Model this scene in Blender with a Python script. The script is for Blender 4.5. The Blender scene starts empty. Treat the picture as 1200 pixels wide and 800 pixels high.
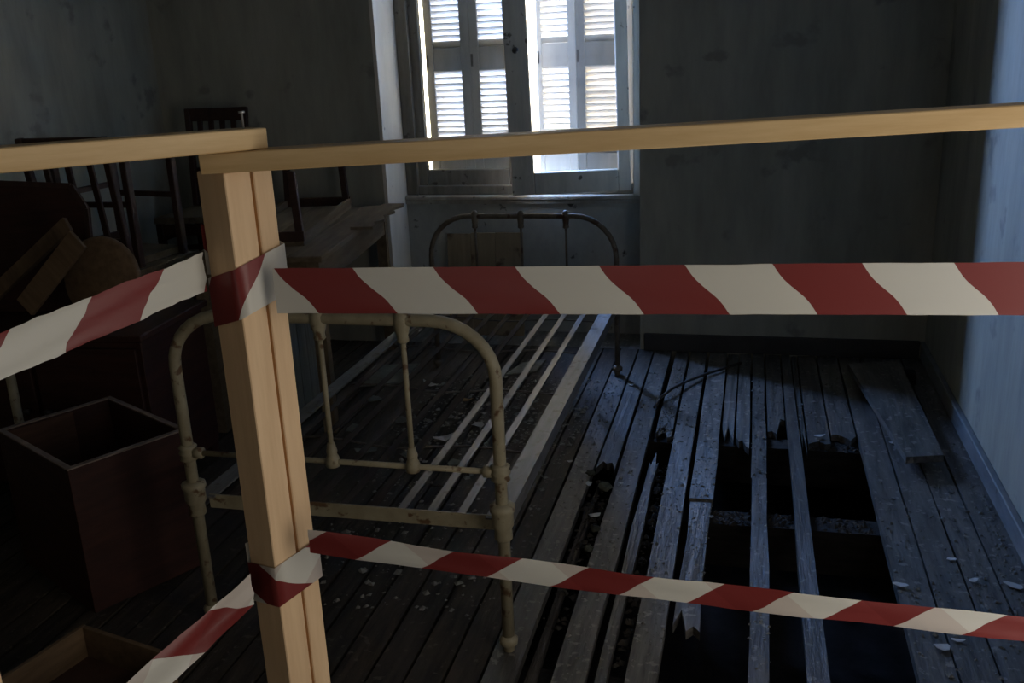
import bpy, bmesh, math, random
from mathutils import Vector, Matrix
random.seed(7)

# ------------------------------------------------------------------ camera
FPX = 1125.0
CAM = Vector((0, 0, 1.45))
AX = ((0.97103380, 0.23513877, -0.04246306),      # right
      (0.03050659, -0.29826031, -0.95399693),     # down
      (-0.23698671, 0.92506786, -0.29679413))     # forward
scene = bpy.context.scene
col = scene.collection
cam_d = bpy.data.cameras.new('camera'); cam = bpy.data.objects.new('camera', cam_d); col.objects.link(cam)
cam_d.sensor_width = 36; cam_d.lens = FPX / 1200 * 36; cam_d.clip_start = 0.02
r, d, f = (Vector(a) for a in AX)
cam.matrix_world = Matrix(((r.x, -d.x, -f.x, CAM.x), (r.y, -d.y, -f.y, CAM.y), (r.z, -d.z, -f.z, CAM.z), (0, 0, 0, 1)))
scene.camera = cam
# ------------------------------------------------------------------ light
world = bpy.data.worlds.new('sky'); scene.world = world; world.use_nodes = True
bg = world.node_tree.nodes['Background']
bg.inputs[0].default_value = (1.0, 0.86, 0.67, 1); bg.inputs[1].default_value = 18.0

def area(name, loc, direction, sx, sy, power, color):
    l = bpy.data.lights.new(name, 'AREA'); l.shape = 'RECTANGLE'; l.size = sx; l.size_y = sy
    l.energy = power; l.color = color
    o = bpy.data.objects.new(name, l); col.objects.link(o); o.location = loc
    o.rotation_euler = Vector(direction).to_track_quat('-Z', 'Y').to_euler()
    return o
# daylight outside the gap between the window shutters (tall strip, vertical along Z)
area('daylight_at_window', (-1.392, 5.155, 1.55), (0.75, -0.66, -0.02), 0.38, 1.5, 350, (0.21, 0.42, 1.0))
# open doorway in the right wall, beside the photographer
area('doorway_light', (0.82, 0.98, 0.95), (-1, 0.0, 0.0), 0.85, 1.4, 9.0, (1.0, 0.93, 0.82))
# added fill for faces turned to the camera, in an invented doorway behind it
area('front_fill', (-0.20, -1.03, 1.15), (0, 1, 0), 0.85, 1.7, 2.6, (1.0, 0.95, 0.86))
vs = scene.view_settings
vs.view_transform = 'Standard'; vs.look = 'None'; vs.gamma = 1; vs.exposure = 0; vs.use_curve_mapping = False
scene.cycles.use_denoising = True
scene.cycles.max_bounces = 8
scene.cycles.diffuse_bounces = 5
scene.cycles.transparent_max_bounces = 12
scene.cycles.sample_clamp_indirect = 4
scene.cycles.caustics_reflective = False
scene.cycles.caustics_refractive = False

# ------------------------------------------------------------------ pixel helpers (1200x800 frame)
def ray(x, y):
    a, b = (x - 600) / FPX, (y - 400) / FPX
    return r * a + d * b + f
def at_z(x, y, z=0.0):
    v = ray(x, y); return CAM + v * ((z - CAM.z) / v.z)
def at_y(x, y, Y):
    v = ray(x, y); return CAM + v * (Y / v.y)
def at_t(x, y, t):
    return CAM + ray(x, y) * t

# ------------------------------------------------------------------ materials
def mat(name, c1, c2=None, scale=6.0, stretch=(1, 1, 1), rough=0.8, bump=0.0, c3=None, spot_scale=14.0, spot=0.62,
        vary=0.0, metal=0.0, detail=8.0, spec=0.3):
    m = bpy.data.materials.new(name); m.use_nodes = True
    nt = m.node_tree; N = nt.nodes; L = nt.links
    b = N['Principled BSDF']; b.inputs['Roughness'].default_value = rough; b.inputs['Metallic'].default_value = metal
    b.inputs['Specular IOR Level'].default_value = spec
    c2 = c2 or tuple(x * 0.7 for x in c1)
    tc = N.new('ShaderNodeTexCoord'); mp = N.new('ShaderNodeMapping'); mp.inputs['Scale'].default_value = stretch
    oi = N.new('ShaderNodeObjectInfo'); add = N.new('ShaderNodeVectorMath'); add.operation = 'ADD'
    mul = N.new('ShaderNodeMath'); mul.operation = 'MULTIPLY'; mul.inputs[1].default_value = 37.0 if vary else 0.0
    L.new(oi.outputs['Random'], mul.inputs[0]); L.new(tc.outputs['Object'], add.inputs[0]); L.new(mul.outputs[0], add.inputs[1])
    L.new(add.outputs[0], mp.inputs['Vector'])
    n = N.new('ShaderNodeTexNoise'); n.inputs['Scale'].default_value = scale; n.inputs['Detail'].default_value = detail
    n.inputs['Roughness'].default_value = 0.65
    L.new(mp.outputs[0], n.inputs['Vector'])
    cr = N.new('ShaderNodeValToRGB'); cr.color_ramp.elements[0].position = 0.32; cr.color_ramp.elements[1].position = 0.68
    cr.color_ramp.elements[0].color = (*c2, 1); cr.color_ramp.elements[1].color = (*c1, 1)
    L.new(n.outputs['Fac'], cr.inputs[0]); out = cr.outputs[0]
    if c3:
        n2 = N.new('ShaderNodeTexNoise'); n2.inputs['Scale'].default_value = spot_scale; n2.inputs['Detail'].default_value = 6
        L.new(add.outputs[0], n2.inputs['Vector'])
        cr2 = N.new('ShaderNodeValToRGB'); cr2.color_ramp.elements[0].position = spot; cr2.color_ramp.elements[1].position = spot + 0.06
        cr2.color_ramp.elements[0].color = (0, 0, 0, 1); cr2.color_ramp.elements[1].color = (1, 1, 1, 1)
        L.new(n2.outputs['Fac'], cr2.inputs[0])
        mx = N.new('ShaderNodeMix'); mx.data_type = 'RGBA'; L.new(cr2.outputs[0], mx.inputs[0])
        L.new(out, mx.inputs[6]); mx.inputs[7].default_value = (*c3, 1); out = mx.outputs[2]
    if vary:
        hv = N.new('ShaderNodeHueSaturation'); mr = N.new('ShaderNodeMapRange')
        mr.inputs[3].default_value = 1 - vary; mr.inputs[4].default_value = 1 + vary
        L.new(oi.outputs['Random'], mr.inputs[0]); L.new(mr.outputs[0], hv.inputs['Value']); L.new(out, hv.inputs['Color'])
        out = hv.outputs[0]
    L.new(out, b.inputs['Base Color'])
    if bump:
        bp = N.new('ShaderNodeBump'); bp.inputs['Strength'].default_value = bump; bp.inputs['Distance'].default_value = 0.01
        L.new(n.outputs['Fac'], bp.inputs['Height']); L.new(bp.outputs[0], b.inputs['Normal'])
    return m

MT = dict(
    wall=mat('plaster_grey_green', (0.44, 0.425, 0.345), (0.28, 0.275, 0.225), 3.2, (1.6, 1.6, 0.35), 0.9, 0.35, (0.26, 0.255, 0.215), 6.0, 0.62),
    apron=mat('apron_plaster', (0.40, 0.40, 0.36), (0.27, 0.27, 0.245), 5, (1, 1, .6), 0.8, 0.2, (0.07, 0.07, 0.06), 16, 0.66),
    ceiling=mat('ceiling_plaster', (0.3, 0.3, 0.28), None, 2),
    dirt=mat('underfloor_dirt', (0.025, 0.022, 0.02), (0.01, 0.009, 0.008), 9, (1, 1, 1), 1.0, 0.6),
    board=mat('floorboard_dusty_lit', (0.155, 0.140, 0.120), (0.045, 0.040, 0.033), 6.0, (7, 0.8, 7), 0.46, 0.5, (0.22, 0.20, 0.17), 42, 0.60, 0.25, spec=0.5),  # dust grey, lightened further for the boards on the window-lit side
    boardshade=mat('floorboard_brown_shaded', (0.060, 0.045, 0.032), (0.014, 0.011, 0.008), 6.0, (7, 0.8, 7), 0.62, 0.6, (0.085, 0.072, 0.055), 42, 0.62, 0.3, spec=0.3),  # brown boards on the unlit side, shade darkened into the colour
    boardedge=mat('rotten_board', (0.10, 0.085, 0.07), (0.035, 0.03, 0.025), 12, (4, 0.8, 4), 0.95, 0.8, None, 10, .6, 0.2),
    joist=mat('joist_wood', (0.032, 0.026, 0.021), (0.013, 0.011, 0.009), 8, (1, 5, 5), 0.95, 0.5),
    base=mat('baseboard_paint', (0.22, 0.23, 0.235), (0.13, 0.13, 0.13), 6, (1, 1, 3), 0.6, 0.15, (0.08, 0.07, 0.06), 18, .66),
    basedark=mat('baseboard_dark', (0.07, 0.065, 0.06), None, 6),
    whitepaint=mat('old_white_paint', (0.80, 0.75, 0.64), (0.60, 0.56, 0.47), 4, (1, 1, .4), 0.6, 0.15, (0.16, 0.14, 0.12), 20, 0.70),
    frame=mat('window_frame_paint', (0.40, 0.375, 0.315), (0.24, 0.22, 0.185), 5, (3, 3, .5), 0.6, 0.2, (0.12, 0.10, 0.08), 24, 0.66),
    sash=mat('sash_paint', (0.24, 0.225, 0.185), (0.14, 0.13, 0.105), 6, (3, 3, .5), 0.6, 0.2, (0.09, 0.075, 0.06), 24, 0.66),
    sashlit=mat('lit_sash_paint', (0.60, 0.55, 0.45), (0.42, 0.385, 0.31), 5, (3, 3, .5), 0.6, 0.2, (0.14, 0.12, 0.09), 24, 0.66),  # paler copy of the sash paint, imitates light on the right sash
    shutter=mat('shutter_paint', (0.36, 0.345, 0.32), (0.26, 0.25, 0.23), 6, (3, 3, .6), 0.65, 0.15, (0.16, 0.14, 0.13), 26, 0.68),
    shutterlit=mat('shutter_lit_paint', (0.82, 0.78, 0.71), (0.68, 0.64, 0.58), 6, (3, 3, .6), 0.65, 0.15, (0.3, 0.27, 0.25), 26, 0.70),  # lit copy of the shutter paint, brightness put into the colour
    slat=mat('slat_paint', (0.84, 0.79, 0.70), (0.68, 0.63, 0.55), 10, (.6, 3, 3), 0.7, 0.1, (0.35, 0.28, 0.22), 30, 0.70, 0.08),
    pine=mat('fresh_pine', (0.74, 0.52, 0.31), (0.60, 0.40, 0.22), 4.0, (.5, .5, .5), 0.55, 0.06, None, 5, .7),
    pinex=mat('pine_batten', (0.72, 0.52, 0.28), (0.56, 0.37, 0.17), 5.0, (.7, 9, 9), 0.5, 0.06, None),
    pinez=mat('pine_post', (0.76, 0.54, 0.33), (0.64, 0.43, 0.25), 5.0, (9, 9, .7), 0.55, 0.06, None, vary=0.05),
    bedcream=mat('chipped_cream_paint', (0.37, 0.325, 0.22), (0.25, 0.21, 0.135), 14, (1, 1, 1), 0.5, 0.12, (0.13, 0.075, 0.04), 30, 0.60),
    beddark=mat('rusty_dark_iron', (0.18, 0.15, 0.11), (0.075, 0.058, 0.04), 14, (1, 1, 1), 0.5, 0.2, (0.07, 0.04, 0.025), 22, 0.58),
    rail=mat('worn_rail_paint', (0.20, 0.19, 0.18), (0.10, 0.092, 0.082), 12, (4, .5, 4), 0.44, 0.1, (0.09, 0.07, 0.05), 30, 0.60, 0, 0.0, spec=0.4),
    strip=mat('iron_strip', (0.15, 0.13, 0.115), (0.075, 0.06, 0.05), 12, (4, .4, 4), 0.40, 0.1, (0.06, 0.04, 0.03), 20, 0.62, 0, 0.2, spec=0.5),
    shadestrip=mat('rusty_shaded_strip', (0.06, 0.043, 0.032), (0.03, 0.02, 0.015), 14, (4, .4, 4), 0.85, 0.1),  # rust brown, darkened to imitate shade on strips outside the window beam
    mahog=mat('dark_mahogany', (0.050, 0.017, 0.011), (0.026, 0.009, 0.007), 6, (1, 1, 7), 0.6, 0.08),
    mahogin=mat('chest_inside', (0.10, 0.048, 0.028), (0.055, 0.027, 0.016), 6, (1, 1, 7), 0.8, 0.1),
    chestedge=mat('worn_edge', (0.26, 0.20, 0.16), (0.15, 0.11, 0.09), 20, (1, 1, 1), 0.8),
    darkwood=mat('dark_chair_wood', (0.060, 0.028, 0.018), (0.032, 0.016, 0.012), 8, (5, 5, 1), 0.5, 0.05),
    rush=mat('woven_rush', (0.17, 0.135, 0.085), (0.09, 0.066, 0.04), 40, (1, 6, 1), 0.9, 0.5),
    oldwood=mat('old_bare_wood', (0.175, 0.13, 0.08), (0.095, 0.068, 0.04), 6, (6, .7, 6), 0.8, 0.2, None, vary=0.1),
    tanwood=mat('tan_plank', (0.19, 0.12, 0.066), (0.115, 0.072, 0.038), 6, (6, .8, 6), 0.75, 0.1, None, vary=0.1),
    greywood=mat('grey_painted_plank', (0.19, 0.19, 0.16), (0.11, 0.11, 0.09), 6, (6, 6, .7), 0.8, 0.2, None, vary=0.15),
    ply=mat('stained_board', (0.34, 0.27, 0.17), (0.22, 0.17, 0.105), 4, (4, 4, .5), 0.85, 0.1, (0.12, 0.08, 0.05), 8, 0.62, 0.1),
    paper=mat('paper_scrap', (0.60, 0.60, 0.58), (0.45, 0.44, 0.41), 20, (1, 1, 1), 0.9, 0, None, vary=0.25),
    leaf=mat('dry_leaf', (0.32, 0.22, 0.10), (0.18, 0.11, 0.05), 20, (1, 1, 1), 0.9, 0, None, vary=0.3),
    chip=mat('plaster_chip', (0.30, 0.29, 0.26), (0.10, 0.09, 0.075), 60, (1, 1, 1), 0.95),
    dirtchip=mat('dirt_crumb', (0.06, 0.05, 0.04), (0.022, 0.018, 0.014), 40, (1, 1, 1), 1.0),
    iron=mat('dark_iron', (0.09, 0.08, 0.075), (0.04, 0.035, 0.03), 20, (1, 1, 1), 0.5, 0.1, metal=0.2),
    steel=mat('bright_nail', (0.6, 0.6, 0.6), (0.5, 0.5, 0.5), 20, rough=0.35, metal=0.6),
    stone=mat('rubble', (0.10, 0.10, 0.07), (0.045, 0.045, 0.035), 20, (1, 1, 1), 0.95, 0.3, None, vary=0.3),
    hall=mat('doorway_box_plaster', (0.4, 0.38, 0.34), None, 3),
)
def glass_mat():
    m = bpy.data.materials.new('dusty_glass'); m.use_nodes = True
    nt = m.node_tree; N = nt.nodes; L = nt.links; out = N['Material Output']; N.remove(N['Principled BSDF'])
    tr = N.new('ShaderNodeBsdfTransparent'); tr.inputs[0].default_value = (0.94, 0.96, 0.95, 1)
    gl = N.new('ShaderNodeBsdfGlossy'); gl.inputs['Roughness'].default_value = 0.05
    df = N.new('ShaderNodeBsdfDiffuse'); df.inputs[0].default_value = (0.5, 0.5, 0.48, 1)
    a = N.new('ShaderNodeMixShader'); a.inputs[0].default_value = 0.05
    b = N.new('ShaderNodeMixShader'); b.inputs[0].default_value = 0.04
    L.new(tr.outputs[0], a.inputs[1]); L.new(gl.outputs[0], a.inputs[2])
    L.new(a.outputs[0], b.inputs[1]); L.new(df.outputs[0], b.inputs[2]); L.new(b.outputs[0], out.inputs[0])
    return m
MT['glass'] = glass_mat()
def tape_mat(name, period, slant, phase, layer=0.0):
    m = bpy.data.materials.new(name); m.use_nodes = True
    nt = m.node_tree; N = nt.nodes; L = nt.links; b = N['Principled BSDF']
    b.inputs['Roughness'].default_value = 0.38; b.inputs['Specular IOR Level'].default_value = 0.45
    uv = N.new('ShaderNodeUVMap'); uv.uv_map = 'UVMap'; sp = N.new('ShaderNodeSeparateXYZ'); L.new(uv.outputs[0], sp.inputs[0])
    def ma(op, a, bb):
        n = N.new('ShaderNodeMath'); n.operation = op
        for i, v in enumerate((a, bb)):
            if isinstance(v, (int, float)): n.inputs[i].default_value = v
            else: L.new(v, n.inputs[i])
        return n.outputs[0]
    s = ma('ADD', sp.outputs[0], ma('MULTIPLY', sp.outputs[1], slant))
    s = ma('ADD', s, ma('MULTIPLY', ma('SINE', ma('MULTIPLY', sp.outputs[1], 110.0), 0), 0.0025))
    s = ma('FRACT', ma('ADD', ma('DIVIDE', s, period), phase), 0)
    t = ma('GREATER_THAN', s, 0.5)
    s2 = ma('SUBTRACT', sp.outputs[0], ma('MULTIPLY', sp.outputs[1], slant * .8))
    t2 = ma('MULTIPLY', ma('GREATER_THAN', ma('FRACT', ma('ADD', ma('DIVIDE', s2, period * 1.13), .3), 0), 0.5), layer)
    mx = N.new('ShaderNodeMix'); mx.data_type = 'RGBA'; L.new(t, mx.inputs[0])
    mx.inputs[6].default_value = (0.66, 0.64, 0.58, 1); mx.inputs[7].default_value = (0.21, 0.030, 0.028, 1)
    m2 = N.new('ShaderNodeMix'); m2.data_type = 'RGBA'; m2.blend_type = 'MULTIPLY'; L.new(t2, m2.inputs[0]); L.new(mx.outputs[2], m2.inputs[6])
    m2.inputs[7].default_value = (0.62, 0.40, 0.38, 1); mx = m2
    L.new(mx.outputs[2], b.inputs['Base Color'])
    tl = N.new('ShaderNodeBsdfTranslucent'); L.new(mx.outputs[2], tl.inputs[0])
    ms = N.new('ShaderNodeMixShader'); ms.inputs[0].default_value = 0.15
    L.new(b.outputs[0], ms.inputs[1]); L.new(tl.outputs[0], ms.inputs[2]); L.new(ms.outputs[0], N['Material Output'].inputs[0])
    return m

# ------------------------------------------------------------------ mesh helpers
def link(name, me, m, parent=None):
    o = bpy.data.objects.new(name, me); col.objects.link(o)
    if m is not None and not me.materials:
        for x in (m if isinstance(m, (list, tuple)) else [m]): me.materials.append(MT[x] if isinstance(x, str) else x)
    if parent is not None: o.parent = parent
    return o
def empty(name, loc=(0, 0, 0), rz=0.0):
    o = bpy.data.objects.new(name, None); col.objects.link(o); o.location = loc; o.rotation_euler = (0, 0, rz)
    o.empty_display_size = 0.1
    return o
def tag(o, label=None, cat=None, group=None, kind=None):
    if label: o['label'] = label
    if cat: o['category'] = cat
    if group: o['group'] = group
    if kind: o['kind'] = kind
    return o
class MB:
    def __init__(s): s.bm = bmesh.new(); s.uv = None
    def box(s, lo, hi, bev=0.0, mtx=None, mi=0):
        lo, hi = Vector(lo), Vector(hi)
        t = bmesh.new(); bmesh.ops.create_cube(t, size=1)
        c = (lo + hi) / 2; sz = hi - lo
        for v in t.verts: v.co = Vector((v.co.x * sz.x, v.co.y * sz.y, v.co.z * sz.z)) + c
        if bev: bmesh.ops.bevel(t, geom=t.edges[:], offset=bev, segments=1, affect='EDGES')
        if mtx is not None: bmesh.ops.transform(t, matrix=mtx, verts=t.verts)
        s.merge(t, mi); return s
    def merge(s, t, mi=0, smooth=False):
        idx = {}
        for v in t.verts: idx[v] = s.bm.verts.new(v.co)
        for fc in t.faces:
            try:
                nf = s.bm.faces.new([idx[v] for v in fc.verts]); nf.material_index = mi; nf.smooth = smooth
            except ValueError: pass
        t.free()
    def prism(s, pts, h, mtx=None, mi=0):
        """polygon in xy extruded by h along z"""
        t = bmesh.new(); a = [t.verts.new((p[0], p[1], 0)) for p in pts]; b = [t.verts.new((p[0], p[1], h)) for p in pts]
        t.faces.new(a[::-1]); t.faces.new(b); n = len(pts)
        for i in range(n): t.faces.new((a[i], a[(i + 1) % n], b[(i + 1) % n], b[i]))
        bmesh.ops.recalc_face_normals(t, faces=t.faces)
        if mtx is not None: bmesh.ops.transform(t, matrix=mtx, verts=t.verts)
        s.merge(t, mi); return s
    def tube(s, pts, rad, n=12, mi=0):
        pts = [Vector(p) for p in pts]; rads = rad if isinstance(rad, (list, tuple)) else [rad] * len(pts)
        t = bmesh.new(); rings = []; up = None
        for i, p in enumerate(pts):
            tg = (pts[min(i + 1, len(pts) - 1)] - pts[max(i - 1, 0)]).normalized()
            if up is None: up = Vector((0, 0, 1)) if abs(tg.z) < 0.9 else Vector((1, 0, 0))
            a = tg.cross(up).normalized(); b = a.cross(tg).normalized(); up = b
            rings.append([t.verts.new(p + (a * math.cos(k * 2 * math.pi / n) + b * math.sin(k * 2 * math.pi / n)) * rads[i]) for k in range(n)])
        for i in range(len(rings) - 1):
            for k in range(n): t.faces.new((rings[i][k], rings[i][(k + 1) % n], rings[i + 1][(k + 1) % n], rings[i + 1][k]))
        t.faces.new(rings[0][::-1]); t.faces.new(rings[-1])
        bmesh.ops.recalc_face_normals(t, faces=t.faces)
        s.merge(t, mi, True); return s
    def lathe(s, prof, n=14, mtx=None, mi=0):
        """prof: list of (radius, z)"""
        t = bmesh.new(); rings = []
        for (q, z) in prof: rings.append([t.verts.new((q * math.cos(k * 2 * math.pi / n), q * math.sin(k * 2 * math.pi / n), z)) for k in range(n)])
        for i in range(len(rings) - 1):
            for k in range(n): t.faces.new((rings[i][k], rings[i][(k + 1) % n], rings[i + 1][(k + 1) % n], rings[i + 1][k]))
        t.faces.new(rings[0][::-1]); t.faces.new(rings[-1])
        bmesh.ops.recalc_face_normals(t, faces=t.faces)
        if mtx is not None: bmesh.ops.transform(t, matrix=mtx, verts=t.verts)
        s.merge(t, mi, True); return s
    def mesh(s, name):
        me = bpy.data.meshes.new(name); s.bm.to_mesh(me); s.bm.free(); return me
    def build(s, name, m, parent=None): return link(name, s.mesh(name), m, parent)
def box(name, lo, hi, m, parent=None, bev=0.0): return MB().box(lo, hi, bev).build(name, m, parent)
def frame_mtx(o, x, y, z):
    return Matrix(((x[0], y[0], z[0], o[0]), (x[1], y[1], z[1], o[1]), (x[2], y[2], z[2], o[2]), (0, 0, 0, 1)))
def beam_mtx(a, b, up=(0, 0, 1)):
    a, b = Vector(a), Vector(b); x = (b - a).normalized(); y = Vector(up).cross(x).normalized(); z = x.cross(y)
    return frame_mtx(a, x, y, z), (b - a).length
def beam(name, a, b, w, h, m, parent=None, bev=0.0, up=(0, 0, 1)):
    """timber with local X along its length, kept in local space so that the grain follows it"""
    mt, L = beam_mtx(a, b, up)
    o = MB().box((0, -w / 2, -h / 2), (L, w / 2, h / 2), bev).build(name, m, parent)
    o.matrix_local = mt
    return o

# ------------------------------------------------------------------ the room
YB, XR, XL, YF, ZC = 4.459, 0.785, -2.93, -1.0, 2.95
NX0, NX1, NZ1 = -1.74, -0.50, 2.30        # window niche
YW = 4.745                                 # window frame plane
w = MB()
w.box((XL - .3, YB, -0.5), (NX0 - .02, 5.0, ZC + .1)).box((NX1, YB, -0.5), (XR + .3, 5.0, ZC + .1))
w.box((NX0 - .02, YB, NZ1), (NX1 + .02, 5.0, ZC + .1)).box((NX0 - .02, YW + .16, -0.5), (NX1 + .02, 5.0, 0.66))
tag(w.build('wall_back', 'wall'), kind='structure')
tag(box('wall_left', (XL - .2, YF - .2, -.5), (XL, YB, ZC + .1), 'wall'), kind='structure')
DY0, DY1, DZ = 0.51, 1.45, 2.05
w = MB(); w.box((XR, DY1, -.5), (XR + .2, YB, ZC + .1)).box((XR, YF - .2, -.5), (XR + .2, DY0, ZC + .1)).box((XR, DY0, DZ), (XR + .2, DY1, ZC + .1)).box((XR, DY0, -.5), (XR + .2, DY1, 0.0))
tag(w.build('wall_right', 'wall'), kind='structure')
FX0, FX1 = -.66, .26  # opening and closed box behind it, added to hold the fill lamp
w = MB(); w.box((XL, YF - .2, -.5), (FX0, YF, ZC + .1)).box((FX1, YF - .2, -.5), (XR, YF, ZC + .1)).box((FX0, YF - .2, DZ), (FX1, YF, ZC + .1)).box((FX0, YF - .2, -.5), (FX1, YF, 0))
w.box((FX0 - .3, -2.4, -.1), (FX1 + .3, YF - .2, 0)).box((FX0 - .3, -2.4, 2.4), (FX1 + .3, YF - .2, 2.5)).box((FX0 - .3, -2.5, -.1), (FX1 + .3, -2.4, 2.5)).box((FX0 - .4, -2.5, -.1), (FX0 - .3, YF - .2, 2.5)).box((FX1 + .3, -2.5, -.1), (FX1 + .4, YF - .2, 2.5))
tag(w.build('wall_front', 'wall'), kind='structure')
tag(box('ceiling', (XL, YF, ZC), (XR, YB, ZC + .1), 'ceiling'), kind='structure')
w = MB()  # unseen box behind the right doorway, added to keep sky light out
w.box((XR + .2, DY0 - .3, -.1), (2.2, DY1 + .3, 0)).box((XR + .2, DY0 - .3, 2.4), (2.2, DY1 + .3, 2.5)).box((2.1, DY0 - .3, 0), (2.2, DY1 + .3, 2.4))
w.box((XR + .2, DY0 - .4, -.1), (2.2, DY0 - .3, 2.5)).box((XR + .2, DY1 + .3, -.1), (2.2, DY1 + .4, 2.5))
tag(w.build('wall_doorway_box', 'hall'), kind='structure')

# window niche lining, apron, sill
lin = MB(); lin.box((NX0 - .02, YB - .004, 0.0), (NX0, YW + .02, NZ1), .002)
tag(lin.build('trim_1', 'whitepaint'), kind='structure')
ap = MB(); ap.box((NX0, YW - .03, 0.0), (NX1, YW + .16, 0.69))
tag(ap.build('wall_apron', 'apron'), kind='structure')
tag(box('floor_niche', (NX0 - .02, YB + .001, -.5), (NX1 + .02, YW - .03, 0.0), 'board'), kind='structure')

win = empty('window_1', (0, 0, 0)); tag(win, 'tall casement window with louvred shutters in a deep niche', None, kind='structure')
sl = MB(); sl.box((NX0, YW - .055, 0.69), (NX1, YW + .10, 0.715), .006); sl.box((NX0, YW - .045, 0.672), (NX1, YW - .03, 0.69))
sl.build('window_sill', 'frame', win)
FT = 2.26
fr = MB()
fr.box((NX0, YW - .015, .715), (NX0 + .062, YW + .055, FT), .004)
fj = MB(); fj.box((NX1 - .056, YW - .068, .716), (NX1, YW + .055, FT), .004).box((NX1 - .105, YW + .002, .763), (NX1 - .050, YW + .050, FT), .003).box((NX1 - .030, YW - .074, .716), (NX1 - .024, YW - .068, FT)); fj.build('window_jamb', 'whitepaint', win)  # right jamb whitened to stand in for the light on it
fr.box((NX0 + .062, YW - .015, .715), (NX1 - .062, YW + .055, .762), .004).box((NX0 + .062, YW - .015, FT - .05), (NX1 - .062, YW + .055, FT), .004)
fr.box((NX0 + .055, YW - .022, .715), (NX0 + .064, YW - .015, FT))
fr.build('window_frame', 'sash', win)

def sash(hinge, ang, sgn, width, sag, m='sash', sf=.052, sh=.052, z0=.757):
    """sash with its hinge edge at the origin; sgn=+1 runs to +x, -1 to -x"""
    e = MB(); z1, t = FT - .055, .02; br = .841 - z0; st = sh
    def bx(x0, x1, za, zb, bev=.004): 
        x0, x1 = (x0, x1) if sgn > 0 else (-x1, -x0)
        e.box((x0, -t, za), (x1, t, zb), bev)
    bx(0, sh, z0, z1); bx(width - sf, width, z0, z1); bx(sh, width - sf, z0, z0 + br); bx(sh, width - sf, z1 - .07, z1)
    o = e.build('sash', m, win)
    g = MB(); x0, x1 = (sh, width - sf) if sgn > 0 else (-(width - sf), -sh)
    g.box((x0, -.002, z0 + br), (x1, .002, z1 - .07)); g.build('pane', 'glass', o)
    k = MB(); hx = sgn * (width - sf / 2)
    k.lathe([(.006, 0), (.006, .03), (.014, .034), (.016, .045), (.010, .055)], 10, Matrix.Translation((hx, -t, 1.42)) @ Matrix.Rotation(math.pi / 2, 4, 'X'))
    k.build('latch_knob', 'iron', o)
    o.matrix_local = Matrix.Translation(hinge) @ Matrix.Rotation(ang, 4, 'Z') @ Matrix.Rotation(sag, 4, 'Y')
    return o
sash((NX0 + .060, YW + .03, 0), 0.0, 1, .550, 0, sf=.062)
sash((NX1 - .060, YW - .042, 0.004), math.radians(9), -1, .580, math.radians(-0.9), 'sashlit', sf=.112, sh=.060, z0=.735)

# louvred shutter leaves, each slat an object of its own
slat_cache = {}
def slat_mesh(L, tilt):
    k = (round(L, 3), tilt)
    if k not in slat_cache:
        b = MB(); b.box((0, -.022, -.0035), (L, .022, .0035), .0015, Matrix.Rotation(math.radians(tilt), 4, 'X'))
        me = b.mesh('slat'); me.materials.append(MT['slat']); slat_cache[k] = me
    return slat_cache[k]
def leaf(a, b, s0, s1, z0=.775, z1=2.235, tilt=-52, m='shutter'):
    a, b = Vector((a[0], a[1], 0)), Vector((b[0], b[1], 0)); L = (b - a).length
    e = MB(); t = .016
    rails = [(z0, .905), (1.325, 1.44), (z1 - .10, z1)]
    e.box((0, -t, z0), (s0, t, z1), .003).box((L - s1, -t, z0), (L, t, z1), .003)
    for (p, q) in rails: e.box((s0, -t + .002, p), (L - s1, t - .002, q), .003)
    o = e.build('shutter_leaf', m, win)
    x = (b - a).normalized(); y = Vector((0, 0, 1)).cross(x)
    me = slat_mesh(L - s0 - s1 + .008, tilt)
    for (p, q) in ((rails[0][1], rails[1][0]), (rails[1][1], rails[2][0])):
        n = int((q - p) / .0285)
        for i in range(n):
            s = link('slat', me, None, o)
            s.location = (s0 - .004, random.uniform(-.001, .001), p + (i + .5) * (q - p) / n)
            s.rotation_euler = (random.uniform(-.05, .05), random.uniform(-.004, .004), 0)
    h = MB(); h.box((.004, -t - .004, 1.345), (.015, -t, 1.405)).box((.004, -t - .004, z1 - .33), (.02, -t, z1 - .25))
    h.build('hinge', 'iron', o)
    o.matrix_local = frame_mtx(a, x, y, (0, 0, 1))
    return o
leaf((-1.624, 4.845), (-1.3895, 4.845), .042, .049, tilt=-49)
leaf((-1.3890, 4.845), (-1.175, 4.845), .045, .035, tilt=-49)
leaf((-.8515, 4.866), (-.600, 4.835), .044, .020, tilt=-46)
leaf((-1.058, 4.900), (-.8525, 4.867), .028, .042, tilt=-40, m='shutterlit')

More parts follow.
